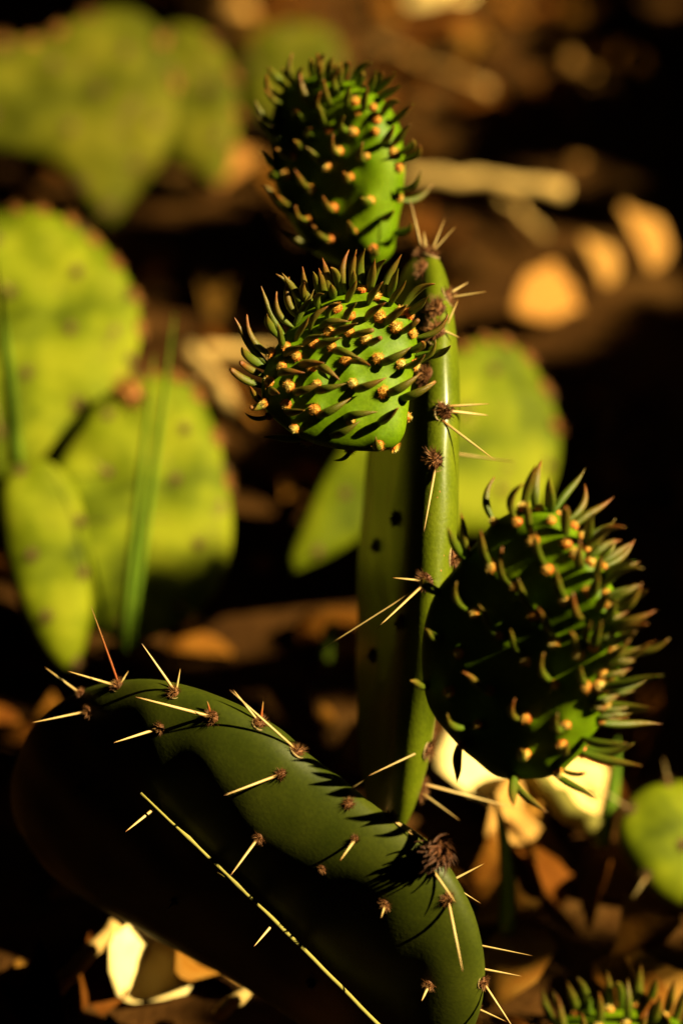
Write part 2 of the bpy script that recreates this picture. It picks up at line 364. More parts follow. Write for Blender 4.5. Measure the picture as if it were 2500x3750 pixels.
# ---- middle young pad
c2 = crop(800, 850, 1.4254)
mid_tufts = [(410,650),(335,705),(375,805),(515,795),(700,790),(860,835),(355,900),(505,925),(400,1020),(245,890),(270,785),(665,668),(590,600),(490,700),(830,660),(950,690),
  (770,560),(680,520),(575,520),(500,580),(355,600),(925,500),(1005,530),(985,430),(840,445),(750,305),(822,340),(255,970),(835,1105),(920,1130),(985,965),(690,985),(455,1105),(685,1142),(280,632),(690,440),(620,400),(950,415),(1015,690)]
mid_leaves = [((420,690),(560,685)),((310,740),(450,735)),((390,840),(540,790)),((500,830),(665,790)),((705,825),(875,760)),((870,850),(1055,735)),((345,940),(460,925)),((505,965),(690,865)),
  ((650,970),(830,938)),((835,1000),(945,910)),((580,1070),(735,990)),((690,675),(795,705)),((600,615),(740,660)),((510,700),(635,775)),((840,690),(1005,600)),
  ((965,705),(1075,630)),((595,530),(740,480)),((500,600),(650,550)),((435,590),(550,540)),((340,640),(450,600)),((1035,550),(1200,435)),((1000,420),(1080,340)),((860,480),(995,375)),
  ((765,455),(880,370)),((655,470),(730,370)),((575,450),(635,370)),((475,520),(580,385)),((520,500),(680,465)),((390,490),(515,310)),((400,560),(490,445)),((340,600),(325,480)),
  ((275,640),(150,430)),((225,680),(95,440)),((320,530),(235,280)),((290,520),(255,430)),((375,480),(305,310)),((385,400),(300,220)),((410,440),(370,235)),((375,300),(345,225)),
  ((470,350),(450,180)),((450,350),(445,260)),((530,310),(500,215)),((575,290),(553,145)),((540,310),(535,200)),((630,300),(585,185)),((655,290),(675,95)),((690,260),(730,95)),
  ((745,250),(760,85)),((790,280),(812,155)),((800,270),(870,140)),((880,300),(960,125)),((910,300),(925,200)),((780,370),(865,260)),((670,360),(730,265)),((890,380),(995,260)),
  ((980,370),(1125,265)),((690,280),(715,210)),((525,400),(545,320)),((600,340),(590,285)),((150,670),(118,600)),((255,980),(140,950)),((690,1150),(605,1195)),((830,1110),(820,1065)),
  ((1080,650),(1215,595)),((950,870),(1135,785)),((1000,620),(1055,570)),((370,1050),(455,1080)),((270,820),(330,845)),((200,905),(175,800))]
mid_blunt = [((780,585),(850,550)),((685,545),(810,510)),((945,530),(1045,455)),((145,800),(65,715)),((200,740),(115,680)),((240,905),(170,915))]
mid_out = [c2(*q) for q in [(985,960),(965,1060),(905,1125),(760,1140),(570,1122),(430,1075),(310,990),(240,910),(225,800),(250,690),(310,590),(380,490),(470,400),(570,335),(690,305),(800,300),(900,345),(985,430),(1035,540),(1020,700),(1000,830)]]
def young(opx, depth, n, T, tufts, cv, **kw):
    # the body first, then again with a low swelling under every areole
    p = px_pad('young_pad', opx, depth, n, T, M_YOUNG, root, **kw)
    inv = p.wm.inverted(); b = []
    for t in tufts:
        loc, nor = on_pad(p, *cv(*t)); q = inv @ loc
        if nor.dot(p.N) > 0.3: b.append((q.x, q.y, 0.0011, 0.0026))
    old = p.o; me = old.data; nm = old.name; bpy.data.objects.remove(old); WM.pop(nm); bpy.data.meshes.remove(me)
    kw.update(bumps=b, M=150, Kr=44); return px_pad('young_pad', opx, depth, n, T, M_YOUNG, root, **kw)
mid = young(mid_out, 0.690, (-0.04, 0.24, -0.97), 0.017, mid_tufts, c2, e=2.4)
tag(mid.o, 'sunlit bright green young pad crowded with curved leaves')
for t in mid_tufts: put_tuft(mid, *c2(*t), rmm=random.uniform(2.0, 2.8), lift=0.0003)
for b, t in mid_leaves: put_leaf(mid, c2(*b), c2(*t), Lmm=11.5)
for b, t in mid_blunt: put_leaf(mid, c2(*b), c2(*t), Lmm=9, blunt=True)
put_leaf(mid, c2(462, 1105), c2(225, 1050), Lmm=12, toward=0.1)
put_leaf(mid, c2(1090, 700), c2(1130, 560), Lmm=10)

# ---- right young pad
c3 = crop(1400, 1600, 1.4254)
rt_tufts = [(585,450),(705,445),(735,380),(815,380),(880,440),(915,400),(790,540),(865,690),(570,675),(685,780),(945,850),(790,930),(610,1035),(895,1070),(750,1170),(900,1290),(560,1320),
  (750,1465),(960,1500),(745,1650),(940,1610),(1025,1135),(1065,1300),(910,1745),(1065,1650),(1145,1500),(1160,1390),(990,470),(960,560),(1035,525),(1000,610),(1080,650),(1075,810),
  (1150,1240),(1130,1290),(1100,1095),(690,1775),(480,920),(400,1130),(350,1330),(500,1500),(400,1620),(390,600),(1160,820),(1190,930),(1200,1100)]
rt_leaves = [((575,440),(585,210)),((690,420),(735,245)),((730,340),(803,155)),((805,350),(830,125)),((880,390),(855,225)),((775,510),(765,320)),((845,670),(805,490)),((555,670),(520,480)),
  ((665,770),(620,580)),((945,840),(910,675)),((780,910),(715,730)),((580,1040),(520,860)),((890,1050),(820,875)),((725,1130),(680,1000)),((880,1270),(835,1130)),((540,1325),(430,1205)),
  ((715,1470),(685,1370)),((935,1520),(915,1440)),((720,1690),(735,1610)),((450,1505),(340,1445)),((940,1625),(965,1600)),((1045,940),(995,810)),((1030,1100),(1000,1005)),((1055,1280),(1045,1190)),
  ((440,620),(430,390)),((415,620),(350,475)),((450,900),(380,760)),((265,800),(215,740)),((300,1050),(235,995)),((225,1305),(165,1265)),((690,1770),(690,1920)),((640,1790),(865,1950)),
  ((900,1775),(1130,1870)),((1080,1680),(1345,1705)),((1070,1640),(1310,1605)),((1045,1580),(1280,1590)),((1165,1510),(1455,1475)),((1160,1440),(1345,1415)),((1250,1420),(1395,1415)),
  ((1210,1330),(1380,1260)),((1120,1320),(1460,1225)),((1090,1230),(1345,1100)),((1230,1180),(1410,1045)),((1240,1100),(1495,1060)),((1200,1000),(1390,965)),((1180,980),(1420,910)),
  ((1220,870),(1370,800)),((1150,790),(1355,680)),((1160,720),(1300,650)),((1150,660),(1215,530)),((1150,670),(1315,545)),((1070,590),(1260,465)),((1060,560),(1075,400)),((1020,450),(1215,335)),
  ((1000,420),(1060,250)),((920,350),(1070,185)),((955,510),(950,370)),((1030,680),(1030,540)),((1110,720),(1120,610)),((1170,970),(1215,830)),((1100,1090),(1150,950)),((1090,830),(1130,700)),
  ((1120,900),(1200,800)),((1170,1080),(1330,1010)),((1060,1060),(1100,960)),((1140,1160),(1290,1060)),((1190,900),(1350,760))]
rt_out = [c3(*q) for q in [(275,1440),(400,1600),(500,1690),(610,1775),(740,1785),(870,1775),(980,1700),(1080,1580),(1160,1420),(1215,1230),(1235,1050),(1210,880),(1140,700),(1060,560),(950,440),(830,370),(700,385),(600,440),(510,540),(420,650),(300,790),(240,950),(215,1130),(228,1300)]]
right = young(rt_out, 0.655, (-0.575, -0.06, -0.815), 0.014, rt_tufts, c3, e=5.5)
tag(right.o, 'large shaded young pad with a sunlit leafy right rim')
for t in rt_tufts: put_tuft(right, *c3(*t), rmm=random.uniform(1.9, 2.6), lift=0.0003)
for b, t in rt_leaves: put_leaf(right, c3(*b), c3(*t), Lmm=14.5, minout=0.6)
rr = random.Random(5)
for i in range(34):                             # crowded small leaves of the growing rim
    y = rr.uniform(520, 1480); x = 1215 - 0.00062 * (y - 1050) ** 2 * 0.6 + rr.uniform(-90, 10); l = rr.uniform(90, 190); an = (y - 950) / 900 + rr.uniform(-0.35, 0.35)
    put_leaf(right, c3(x, y), c3(x + l * math.cos(an), y + l * math.sin(an) * 0.6 - 55), Lmm=9, toward=rr.uniform(-0.3, 0.3))
    if i % 3 == 0: put_tuft(right, *c3(x - 10, y + 8), rmm=1.8, lift=0.0003)
put_leaf(right, c3(395, 1610), c3(412, 1808), Lmm=11, wid=1.5, toward=0.0)
put_leaf(right, c3(1080, 560), c3(1195, 465), Lmm=9, blunt=True); put_leaf(right, c3(950, 1770), c3(1055, 1755), Lmm=8, blunt=True)

# ---- top young pad
c1 = crop(800, 150, 1.568)
tp_tufts = [(635,505),(780,520),(695,630),(850,660),(425,660),(390,770),(620,715),(530,850),(760,780),(660,955),(875,915),(775,1095),(885,1190),(650,1140),(885,385),(900,520),(905,455),(1000,640),
  (1030,725),(1035,900),(785,350),(800,410),(470,600),(520,1030)]
tp_leaves = [((455,260),(425,70)),((385,270),(285,150)),((340,310),(280,190)),((370,370),(275,270)),((350,470),(210,350)),((360,590),(215,410)),((430,240),(365,165)),((545,390),(470,180)),
  ((545,210),(530,110)),((575,190),(575,80)),((585,180),(610,80)),((620,200),(660,100)),((690,220),(655,160)),((700,270),(720,120)),((715,200),(750,130)),((800,260),(830,190)),((770,210),(880,120)),
  ((740,380),(765,265)),((835,390),(865,255)),((880,260),(945,180)),((920,260),(1005,200)),((920,330),(1040,275)),((935,430),(1040,345)),((990,470),(1105,360)),((945,590),(1010,475)),
  ((995,600),(1100,460)),((1045,640),(1115,565)),((1060,690),(1150,595)),((1030,850),(1160,745)),((1065,910),(1225,825)),((930,1020),(1010,960)),((1010,1100),(1110,1045)),
  ((630,500),(585,370)),((750,520),(725,430)),((485,440),(460,400)),((545,550),(535,500)),((475,610),(450,560)),((690,650),(655,540)),((835,680),(830,580)),((410,670),(345,610)),
  ((350,780),(330,765)),((610,720),(510,590)),((520,850),(445,730)),((740,810),(730,740)),((655,980),(605,880)),((870,940),(810,880)),((775,1115),(750,1015)),((885,1200),(880,1170)),
  ((635,1145),(545,1045)),((515,1025),(440,950)),((430,940),(345,880)),((420,1000),(265,800)),((330,740),(250,620)),((560,1210),(355,1060)),((645,370),(610,210)),((700,300),(690,170)),((605,400),(590,290)),
  ((590,260),(600,150)),((650,270),(700,120)),((500,270),(490,150)),((855,300),(900,190))]
tp_out = [c1(*q) for q in [(560,1215),(700,1290),(850,1310),(940,1260),(985,1140),(1005,1000),(1030,850),(1040,700),(1010,520),(950,380),(870,290),(760,235),(640,210),(520,215),(420,260),(360,350),(335,480),(330,620),(350,780),(400,930),(470,1080)]]
top = young(tp_out, 0.765, (-0.64, -0.03, -0.77), 0.018, tp_tufts, c1, e=5.0)
tag(top.o, 'blurred shaded young pad on the top edge, bristling with leaves')
for t in tp_tufts: put_tuft(top, *c1(*t), rmm=random.uniform(1.8, 2.4), lift=0.0003)
for b, t in tp_leaves: put_leaf(top, c1(*b), c1(*t), Lmm=12.5)

# ---- areoles and spines of the old pads
def areole(p, px, py, r=3.0, ell=1.3, rim=True):
    if rim:
        o = put_tuft(p, px, py, rmm=r * 0.92, meshes=[RIM], name='areole_rim', ell=ell)
    put_tuft(p, px, py, rmm=r, meshes=AREOS, name='areole', ell=ell)
for a in [(1625, 1505, 3.2), (1592, 1685, 3.4), (1655, 2040, 3.2), (1560, 1375, 3.2), (1595, 1215, 4.2), (1600, 1130, 3.8), (1545, 985, 3.0), (1500, 840, 2.8), (1580, 925, 2.8), (1560, 2125, 3.0),
          (1630, 2690, 3.4), (1660, 2925, 3.4), (1565, 2745, 3.0), (1690, 1660, 2.6), (1640, 1085, 3.0), (1700, 2910, 2.6), (1470, 2280, 2.5), (1370, 2400, 2.5), (1380, 2000, 2.4), (1450, 1900, 2.4)]:
    areole(tall, *a)
for x, y, r in [(1625, 2655, 2.6), (1650, 2640, 1.6), (1640, 2790, 1.0), (1665, 2865, 1.5), (1650, 2965, 2.2), (1690, 3000, 1.4), (1660, 2745, 0.9), (1610, 2615, 1.8), (1690, 2925, 1.5), (1640, 2835, 0.9), (1600, 2700, 1.6),
                (1610, 1800, 0.5), (1600, 1822, 0.4), (1625, 2035, 0.4), (1670, 1600, 0.4), (1615, 2090, 0.5)]:
    put_tuft(tall, x, y, rmm=r, meshes=SCAR, name='cork_scar', h=0.3, ell=random.uniform(1.0, 1.8))
for b, t, o in [((1625,1545),(1820,1692),0.3),((1592,1715),(1550,1955),0.3),((1645,1487),(1800,1478),0.0),((1645,1505),(1795,1522),-0.5),((1690,1660),(1890,1692),0.1),((1640,1090),(1790,1066),0.2),
                ((1635,1080),(1720,1030),-0.3),((1590,1398),(1440,1490),1.0),((1500,860),(1497,715),0.0),((1575,930),(1632,790),0.0),((1575,930),(1675,820),0.1),((1560,925),(1550,840),0.2),
                ((1560,2130),(1370,2310),0.4),((1558,2128),(1430,2115),0.2),((1562,2740),(1340,2845),0.5),((1580,2740),(1566,2795),0.3),((1705,2905),(1905,2965),-0.5),((1660,2930),(1690,3010),0.2),
                ((1640,1180),(1680,1090),0.1),((1610,1205),(1690,1240),0.3),((1560,2135),(1150,2395),-0.1),((1655,2050),(1625,2110),0.2)]:
    put_spine(tall, b, t, o, rmm=0.24 if t == (1150, 2395) else random.uniform(0.38, 0.5))
for a in [(435,2510,2.8),(640,2535,2.8),(780,2625,3.0),(950,2650,3.0),(1090,2750,3.2),(1030,2835,2.6),(325,2605,2.4),(590,2665,2.4),(575,2955,2.2),(950,3068,2.2),(1020,3362,2.2),(280,2525,2.2),(300,2885,2.0),
          (1300,2880,3.0),(1275,2945,2.6),(1300,3072,1.8),(1430,2995,3.0),(1640,3290,3.0),(1410,3310,2.4),(1755,3415,3.0),(1775,3525,2.8),(1765,3595,2.8),(1765,3680,2.6),(1570,3605,2.4),(640,3300,2.0),(1180,3180,1.8),(1140,3600,2.2)]:
    areole(low, a[0], a[1], a[2] * 0.85, 1.15, rim=a[2] > 2.7)
for b, t, o, m in [((435,2505),(330,2210),0.1,1),((430,2512),(240,2455),0.2,0),((440,2505),(475,2450),0,0),((640,2530),(515,2350),0.1,0),((645,2530),(662,2440),0,0),((775,2625),(490,2550),0.3,0),((770,2610),(757,2560),0.2,1),
      ((945,2640),(850,2520),0,0),((955,2640),(965,2560),0,1),((1085,2745),(835,2520),0.25,0),((1020,2838),(815,2915),0.5,0),((318,2605),(110,2648),0.4,0),((580,2668),(410,2722),0.5,0),((572,2955),(455,3050),0.6,0),
      ((945,3068),(840,3212),0.6,0),((1015,3365),(925,3472),0.6,0),((275,2525),(160,2440),0,0),((300,2885),(250,2917),0.8,0),((1285,2875),(1365,2826),0.6,0),((1290,2885),(1340,2850),0.6,0),((1300,3072),(1240,3158),0.4,0),
      ((1425,2992),(1522,3055),0.5,0),((1430,3000),(1530,3072),0.6,0),((1585,3190),(1672,3312),0.3,0),((1640,3300),(1695,3567),0.4,0),((1408,3312),(1393,3368),0.9,0),((1760,3420),(1957,3502),0.1,0),
      ((1780,3525),(1918,3577),0.0,0),((1770,3600),(1885,3775),0.2,0),((1768,3685),(1860,3745),0.2,0),((1570,3605),(1540,3672),0.7,0),((1680,3190),(1780,3158),0,0),((1690,3150),(1765,3312),-0.5,0),((640,3300),(610,3335),0.8,0)]:
    put_spine(low, b, t, o, rmm=random.uniform(0.40, 0.52), mesh=SPINER if m else SPINE)
def bud_mesh():
    rnd = random.Random(3); v, f = [], []
    for i in range(70):
        a = rnd.random() * 2 * math.pi; q = rnd.random() ** 0.7 * 1.25
        d0 = Vector((math.cos(a) * math.sin(q), math.sin(a) * math.sin(q), math.cos(q))); side = d0.cross(Vector((rnd.random(), rnd.random(), rnd.random()))).normalized()
        l = 0.5 + 0.3 * rnd.random(); w = 0.10; base = d0 * 0.35; n = len(v)
        for k in range(6):
            t = k / 5; c = base + d0 * l * t + side * 0.5 * t * t - d0 * 0.25 * t * t; d1 = d0.cross(side); ww = w * (1 - 0.7 * t)
            v += [tuple(c + side * ww), tuple(c + d1 * ww), tuple(c - side * ww), tuple(c - d1 * ww)]
        for k in range(5):
            for j in range(4): f.append((n + k * 4 + j, n + k * 4 + (j + 1) % 4, n + k * 4 + 4 + (j + 1) % 4, n + k * 4 + 4 + j))
    s = len(v)
    for k in range(6):
        th = math.pi / 2 * k / 6 
        for i in range(10): v.append((0.5 * math.cos(th) * math.cos(i * 0.6283), 0.5 * math.cos(th) * math.sin(i * 0.6283), 0.5 * math.sin(th)))
    for k in range(5):
        for i in range(10): f.append((s + k * 10 + i, s + k * 10 + (i + 1) % 10, s + (k + 1) * 10 + (i + 1) % 10, s + (k + 1) * 10 + i))
    return mesh_from('dried_bud', v, f, M_BUD)
loc, nor = on_pad(low, 1570, 3150); zz = (nor * 0.5 - F_ * 0.7 + R_ * 0.4 + U_ * 0.3).normalized(); xx = (U_ - zz * U_.dot(zz)).normalized()
tag(link('dried_bud', bud_mesh(), basis(xx, zz.cross(xx), zz, Pw(1590, 3125, (loc - CL).dot(F_) - 0.002), 0.0075, 0.0075, 0.0075), low.o), 'dry dark brown bud of curled bracts')

# ---------------------------------------------------------------- background prickly pears
def scatter_areoles(p, n, rmm, gap, seed, mesh=None):
    rnd = random.Random(seed); inv = p.wm.inverted(); vs = [inv @ v for v in p.vw]
    ext = max(v.to_2d().length for v in vs); got = []; k = 0
    while len(got) < n and k < 4000:
        k += 1; a = rnd.uniform(-ext, ext); b = rnd.uniform(-ext, ext)
        if any((a - q[0]) ** 2 + (b - q[1]) ** 2 < gap * gap for q in got): continue
        loc, nor, _, _ = p.bvh.ray_cast(p.wm @ Vector((a, b, 0.2)), -p.N)
        if loc is None: continue
        got.append((a, b)); x = (U_ - nor * U_.dot(nor)).normalized(); r = rmm / 1000
        link('areole', mesh or FAREO, basis(x, nor.cross(x), nor, loc - nor * r * 0.1, r * 1.2, r, r * 0.8), p.o)
        if rnd.random() < 0.45:
            d = (nor + Vector((rnd.uniform(-.6, .6), rnd.uniform(-.6, .6), rnd.uniform(-.6, .6)))).normalized(); x, y, z = frame_x(d, U_)
            link('spine', SPINE, basis(x, y, z, loc, rnd.uniform(0.012, 0.025), 0.0004, 0.0004), p.o)
def rim_areoles(p, pts, rmm, mesh=None):
    for q in pts: put_tuft(p, *q, rmm=rmm, meshes=[mesh or FAREO], name='areole', ell=1.3)

A1 = empty('prickly_pear', ground_pt(420, 1000), 'olive prickly pear clump with rusty rims, three pads above dark litter', 'cactus', 'background prickly pears')
pa = px_pad('old_pad', [(-200, 250), (-60, 160), (80, 150), (200, 120), (330, 50), (480, 30), (600, 140), (650, 340), (610, 560), (480, 740), (400, 830), (320, 760), (230, 640), (100, 570), (-80, 540), (-210, 420)], 1.18, (0.05, 0.25, -0.96), 0.014, M_BACK2, A1, M=80, e=4.0, wob=0.002)
scatter_areoles(pa, 16, 4.0, 0.024, 1)
pb = px_pad('old_pad', [(520, 160), (640, 90), (780, 140), (860, 290), (870, 460), (840, 620), (790, 700), (720, 650), (600, 570), (520, 420), (490, 280)], 1.21, (-0.05, 0.2, -0.97), 0.014, M_BACK2, A1, M=80, e=4.0, wob=0.002)
scatter_areoles(pb, 8, 4.0, 0.024, 2)
pc = px_pad('old_pad', [(880, 230), (960, 110), (1090, 80), (1210, 120), (1260, 240), (1200, 380), (1060, 480), (930, 440), (880, 340)], 1.34, (0.0, 0.3, -0.95), 0.014, M_BACK2, A1, M=80, e=4.0, wob=0.002)
scatter_areoles(pc, 6, 4.0, 0.024, 3)

A2 = empty('prickly_pear', ground_pt(230, 2450), 'bright yellow green prickly pear of round pads beside blurred grass blades', 'cactus', 'background prickly pears')
pm = px_pad('old_pad', [(-260, 1000), (-130, 830), (40, 765), (200, 785), (330, 850), (430, 960), (500, 1090), (515, 1220), (480, 1360), (400, 1490), (270, 1620), (80, 1730), (-120, 1740), (-270, 1500), (-310, 1240)], 0.955, (0.12, 0.30, -0.94), 0.014, M_BACK, A2, M=90, e=4.0, wob=0.002)
scatter_areoles(pm, 18, 3.2, 0.021, 4)
pn = px_pad('old_pad', [(170, 1800), (300, 1560), (430, 1410), (560, 1370), (690, 1390), (770, 1530), (825, 1720), (850, 1950), (800, 2150), (650, 2300), (450, 2350), (280, 2250), (180, 2050)], 0.925, (0.15, 0.25, -0.95), 0.014, M_BACK, A2, M=90, e=4.0, wob=0.002)
scatter_areoles(pn, 14, 3.0, 0.019, 5)
po = px_pad('old_pad', [(0, 1900), (30, 1740), (150, 1680), (270, 1780), (330, 2000), (335, 2230), (300, 2400), (240, 2450), (150, 2370), (60, 2180)], 0.905, (0.15, 0.1, -0.98), 0.014, M_BACK, A2, M=90, e=4.0, wob=0.002)
scatter_areoles(po, 8, 3.0, 0.019, 6)

A3 = empty('prickly_pear', ground_pt(1100, 2080), 'yellow green prickly pear pad half hidden behind the tall spiny pad', 'cactus', 'background prickly pears')
pd = px_pad('old_pad', [(1060, 2090), (1120, 1880), (1250, 1640), (1450, 1420), (1640, 1290), (1800, 1235), (1930, 1310), (2020, 1480), (2045, 1660), (1980, 1850), (1800, 1950), (1550, 1950), (1330, 1960), (1180, 2060)], 0.965, (0.25, 0.22, -0.94), 0.014, M_BACK, A3, M=90, e=4.0, wob=0.002)
scatter_areoles(pd, 16, 3.0, 0.021, 7)
A4 = empty('prickly_pear', ground_pt(2420, 3330), 'pale yellow green prickly pear pad leaning over dark soil near bright litter', 'cactus', 'background prickly pears')
pe = px_pad('old_pad', [(2265, 3080), (2290, 2950), (2370, 2880), (2500, 2860), (2640, 2900), (2720, 3050), (2690, 3230), (2590, 3330), (2470, 3320), (2360, 3240)], 0.835, (0.2, 0.3, -0.93), 0.014, M_BACK, A4, M=80, e=4.0, wob=0.002)
scatter_areoles(pe, 9, 2.8, 0.015, 8)
RB = tuft_mesh('rim_areole', axis_mat('rim_areole_rust', [(0.0, (0.30, 0.08, 0.012)), (1.2, (0.5, 0.22, 0.04))], 0.7, 0.3, axis=2), 40, 0.9, 41, 0.5, 0.07)
rim_areoles(pm, [(60, 770), (160, 775), (260, 810), (350, 860), (430, 950), (490, 1080), (512, 1200)], 3.4, RB)
rim_areoles(pn, [(440, 1420), (490, 1420), (560, 1375), (650, 1385), (720, 1450), (790, 1600), (830, 1760)], 3.4, RB)
rim_areoles(pn, [(480, 1440)], 7.0, RB)
rim_areoles(pd, [(1700, 1270), (1780, 1245), (1850, 1255), (1930, 1310), (1990, 1420), (2030, 1560)], 3.4, RB)
rim_areoles(pa, [(20, 155), (120, 140), (220, 115), (330, 55), (600, 140), (640, 300)], 4.0, RB); rim_areoles(pb, [(780, 150), (850, 280), (865, 420), (850, 560), (800, 680)], 4.0, RB)
# small young pad at the foot of the picture
A5 = empty('prickly_pear', ground_pt(2250, 4000), 'small young prickly pear pad poking up leafy above shaded litter', 'cactus')
pf = px_pad('young_pad', [(1960, 3800), (2050, 3730), (2180, 3700), (2330, 3690), (2450, 3720), (2540, 3800), (2530, 3950), (2400, 4080), (2250, 4120), (2080, 4060), (1970, 3930)], 0.765, (-0.1, 0.45, -0.88), 0.020, M_YOUNG, A5, M=90)
for i, (x, y) in enumerate([(2020, 3760), (2110, 3715), (2230, 3700), (2330, 3690), (2430, 3720), (2060, 3800), (2190, 3760), (2290, 3745), (2390, 3770), (2480, 3790), (2140, 3820), (2330, 3820)]):
    put_tuft(pf, x, y, rmm=2.2, lift=0.0003); dx = (x - 2240) * 0.35
    put_leaf(pf, (x + 6, y - 8), (x + dx * 0.6 + random.uniform(-25, 25), y - random.uniform(110, 170)), Lmm=14)
    if i < 5: put_leaf(pf, (x + 46, y - 4), (x + 50 + dx * 0.5 + random.uniform(-25, 25), y - random.uniform(100, 150)), Lmm=14)

# ---------------------------------------------------------------- litter, twigs, grass
def dleaf_mesh(name, mat, seed, curl=0.35, nx=8, ny=5, th=0.012):
    rnd = random.Random(seed); v, f = [], []; ph = rnd.random() * 6
    for s in (1, -1):
        for i in range(nx + 1):
            t = i / nx; w = 0.30 * math.sin(math.pi * (0.04 + 0.92 * t) ** 0.85) * (1 + 0.18 * math.sin(9 * t + ph))
            for j in range(ny):
                q = j / (ny - 1) * 2 - 1
                z = curl * (q * w * 1.8) ** 2 * 2.2 + 0.10 * math.sin(3.2 * t + ph) + 0.03 * math.sin(11 * t + 5 * q + ph) - 0.03 * (1 - abs(q))
                v.append((t - 0.5, q * w, z + s * th * 0.5))
    m = (nx + 1) * ny
    for i in range(nx):
        for j in range(ny - 1):
            a = i * ny + j; f.append((a, a + ny, a + ny + 1, a + 1)); b = m + a; f.append((b, b + 1, b + ny + 1, b + ny))
    for i in range(nx):
        a = i * ny; f.append((a, m + a, m + a + ny, a + ny)); a = i * ny + ny - 1; f.append((a, a + ny, m + a + ny, m + a))
    for j in range(ny - 1):
        a = j; f.append((a, a + 1, m + a + 1, m + a)); a = nx * ny + j; f.append((a, m + a, m + a + 1, a + 1))
    return mesh_from(name, v, f, mat)
DL = {k: [dleaf_mesh('dead_leaf_%s_%d' % (k, i), m, i * 5 + j, 0.3 + 0.3 * i) for i in range(3)] for j, (k, m) in enumerate((('brown', M_LITTER), ('tan', M_TAN), ('pale', M_PALE)))}
def dead_leaf(px, py, lpx, ang, kind, label, tilt=0.3, group='dead leaves on the soil', lift=0.006, asp=1.0, sun=False):
    g = ground_pt(px, py, lift); g.z = max(g.z, gz(g.x, g.y) + lift); dep = (g - CL).dot(F_); L = lpx * K * dep
    q = Matrix.Rotation(ang, 3, 'Z') @ Matrix.Rotation(tilt, 3, 'X') @ Matrix.Rotation(random.uniform(-0.2, 0.2), 3, 'Y')
    x, y, z = (q @ Vector(e) for e in ((1, 0, 0), (0, 1, 0), (0, 0, 1)))
    if sun:                                     # lies propped up, its face turned towards the light
        z = (SUN + Vector((0, 0, 0.35)) - Vector((0, 0.4, 0))).normalized(); x = Matrix.Rotation(ang, 3, z) @ (R_ - z * R_.dot(z)).normalized(); y = z.cross(x); g = g + Vector((0, 0, L * 0.22))
    return tag(link('dead_leaf', DL[kind][0] if sun else random.choice(DL[kind]), basis(x, y, z, g, L, L * asp, L)), label, 'leaf', group)
def tube(name, pts, radii, mat, S=8, knots=0.0):
    v, f = [], []
    for k, p in enumerate(pts):
        d = (pts[min(k + 1, len(pts) - 1)] - pts[max(k - 1, 0)]).normalized(); a = d.cross(Vector((0.13, 0.21, 1))).normalized(); b = d.cross(a)
        for i in range(S):
            t = 2 * math.pi * i / S; r = radii[k] * (1 + knots * random.uniform(-1, 1)); v.append(tuple(p + a * (r * math.cos(t)) + b * (r * math.sin(t))))
    for k in range(len(pts) - 1):
        for i in range(S): f.append((k * S + i, k * S + (i + 1) % S, (k + 1) * S + (i + 1) % S, (k + 1) * S + i))
    f.append(tuple(range(S - 1, -1, -1))); f.append(tuple((len(pts) - 1) * S + i for i in range(S)))
    return mesh_from(name, v, f, mat)
def twig(p0, p1, wpx, label, z0=0.008, z1=0.012, mat=None, name='twig', cat='twig', n=9, jit=0.06):
    a = ground_pt(*p0, z0); b = ground_pt(*p1, z1); L = (b - a).length; dep = ((a + b) / 2 - CL).dot(F_); r = wpx * K * dep / 2
    pts = [a.lerp(b, i / n) + Vector((random.uniform(-1, 1), random.uniform(-1, 1), random.uniform(-.5, .5))) * L * jit * (0 < i < n) * 0.4 for i in range(n + 1)]
    me = tube(name, [p - a for p in pts], [r * (0.8 + 0.3 * random.random()) for _ in pts], mat or M_TWIG, knots=0.1)
    return tag(link(name, me, Matrix.Translation(a)), label, cat)

twig((1470, 640), (2070, 700), 58, 'thick straw coloured twig lying level across the dark soil', 0.034, 0.034, M_TWIG, jit=0.10)
twig((1830, 730), (1990, 860), 42, 'short dim brown twig slanting below the level straw twig', 0.01, 0.01)
twig((1950, 2840), (2180, 3040), 85, 'broken sunlit cream twig slanting among pale litter beside pale prickly pear pad', 0.02, 0.02, M_STALK)
twig((690, 1290), (900, 1570), 75, 'tan twig slanting down beside the yellow green round pads', 0.02, 0.02)
twig((740, 1290), (1050, 1290), 60, 'tan twig lying level behind the sunlit middle young pad', 0.015, 0.015)
twig((790, 3720), (950, 3590), 55, 'thin tan twig below the broad shaded spiny pad', 0.02, 0.03)
twig((140, 3700), (430, 3380), 60, 'brown twig leaning against the bright white leaf', 0.01, 0.03)
twig((1330, 150), (1780, 330), 40, 'slim brown twig on sunlit brown litter', 0.01, 0.02)
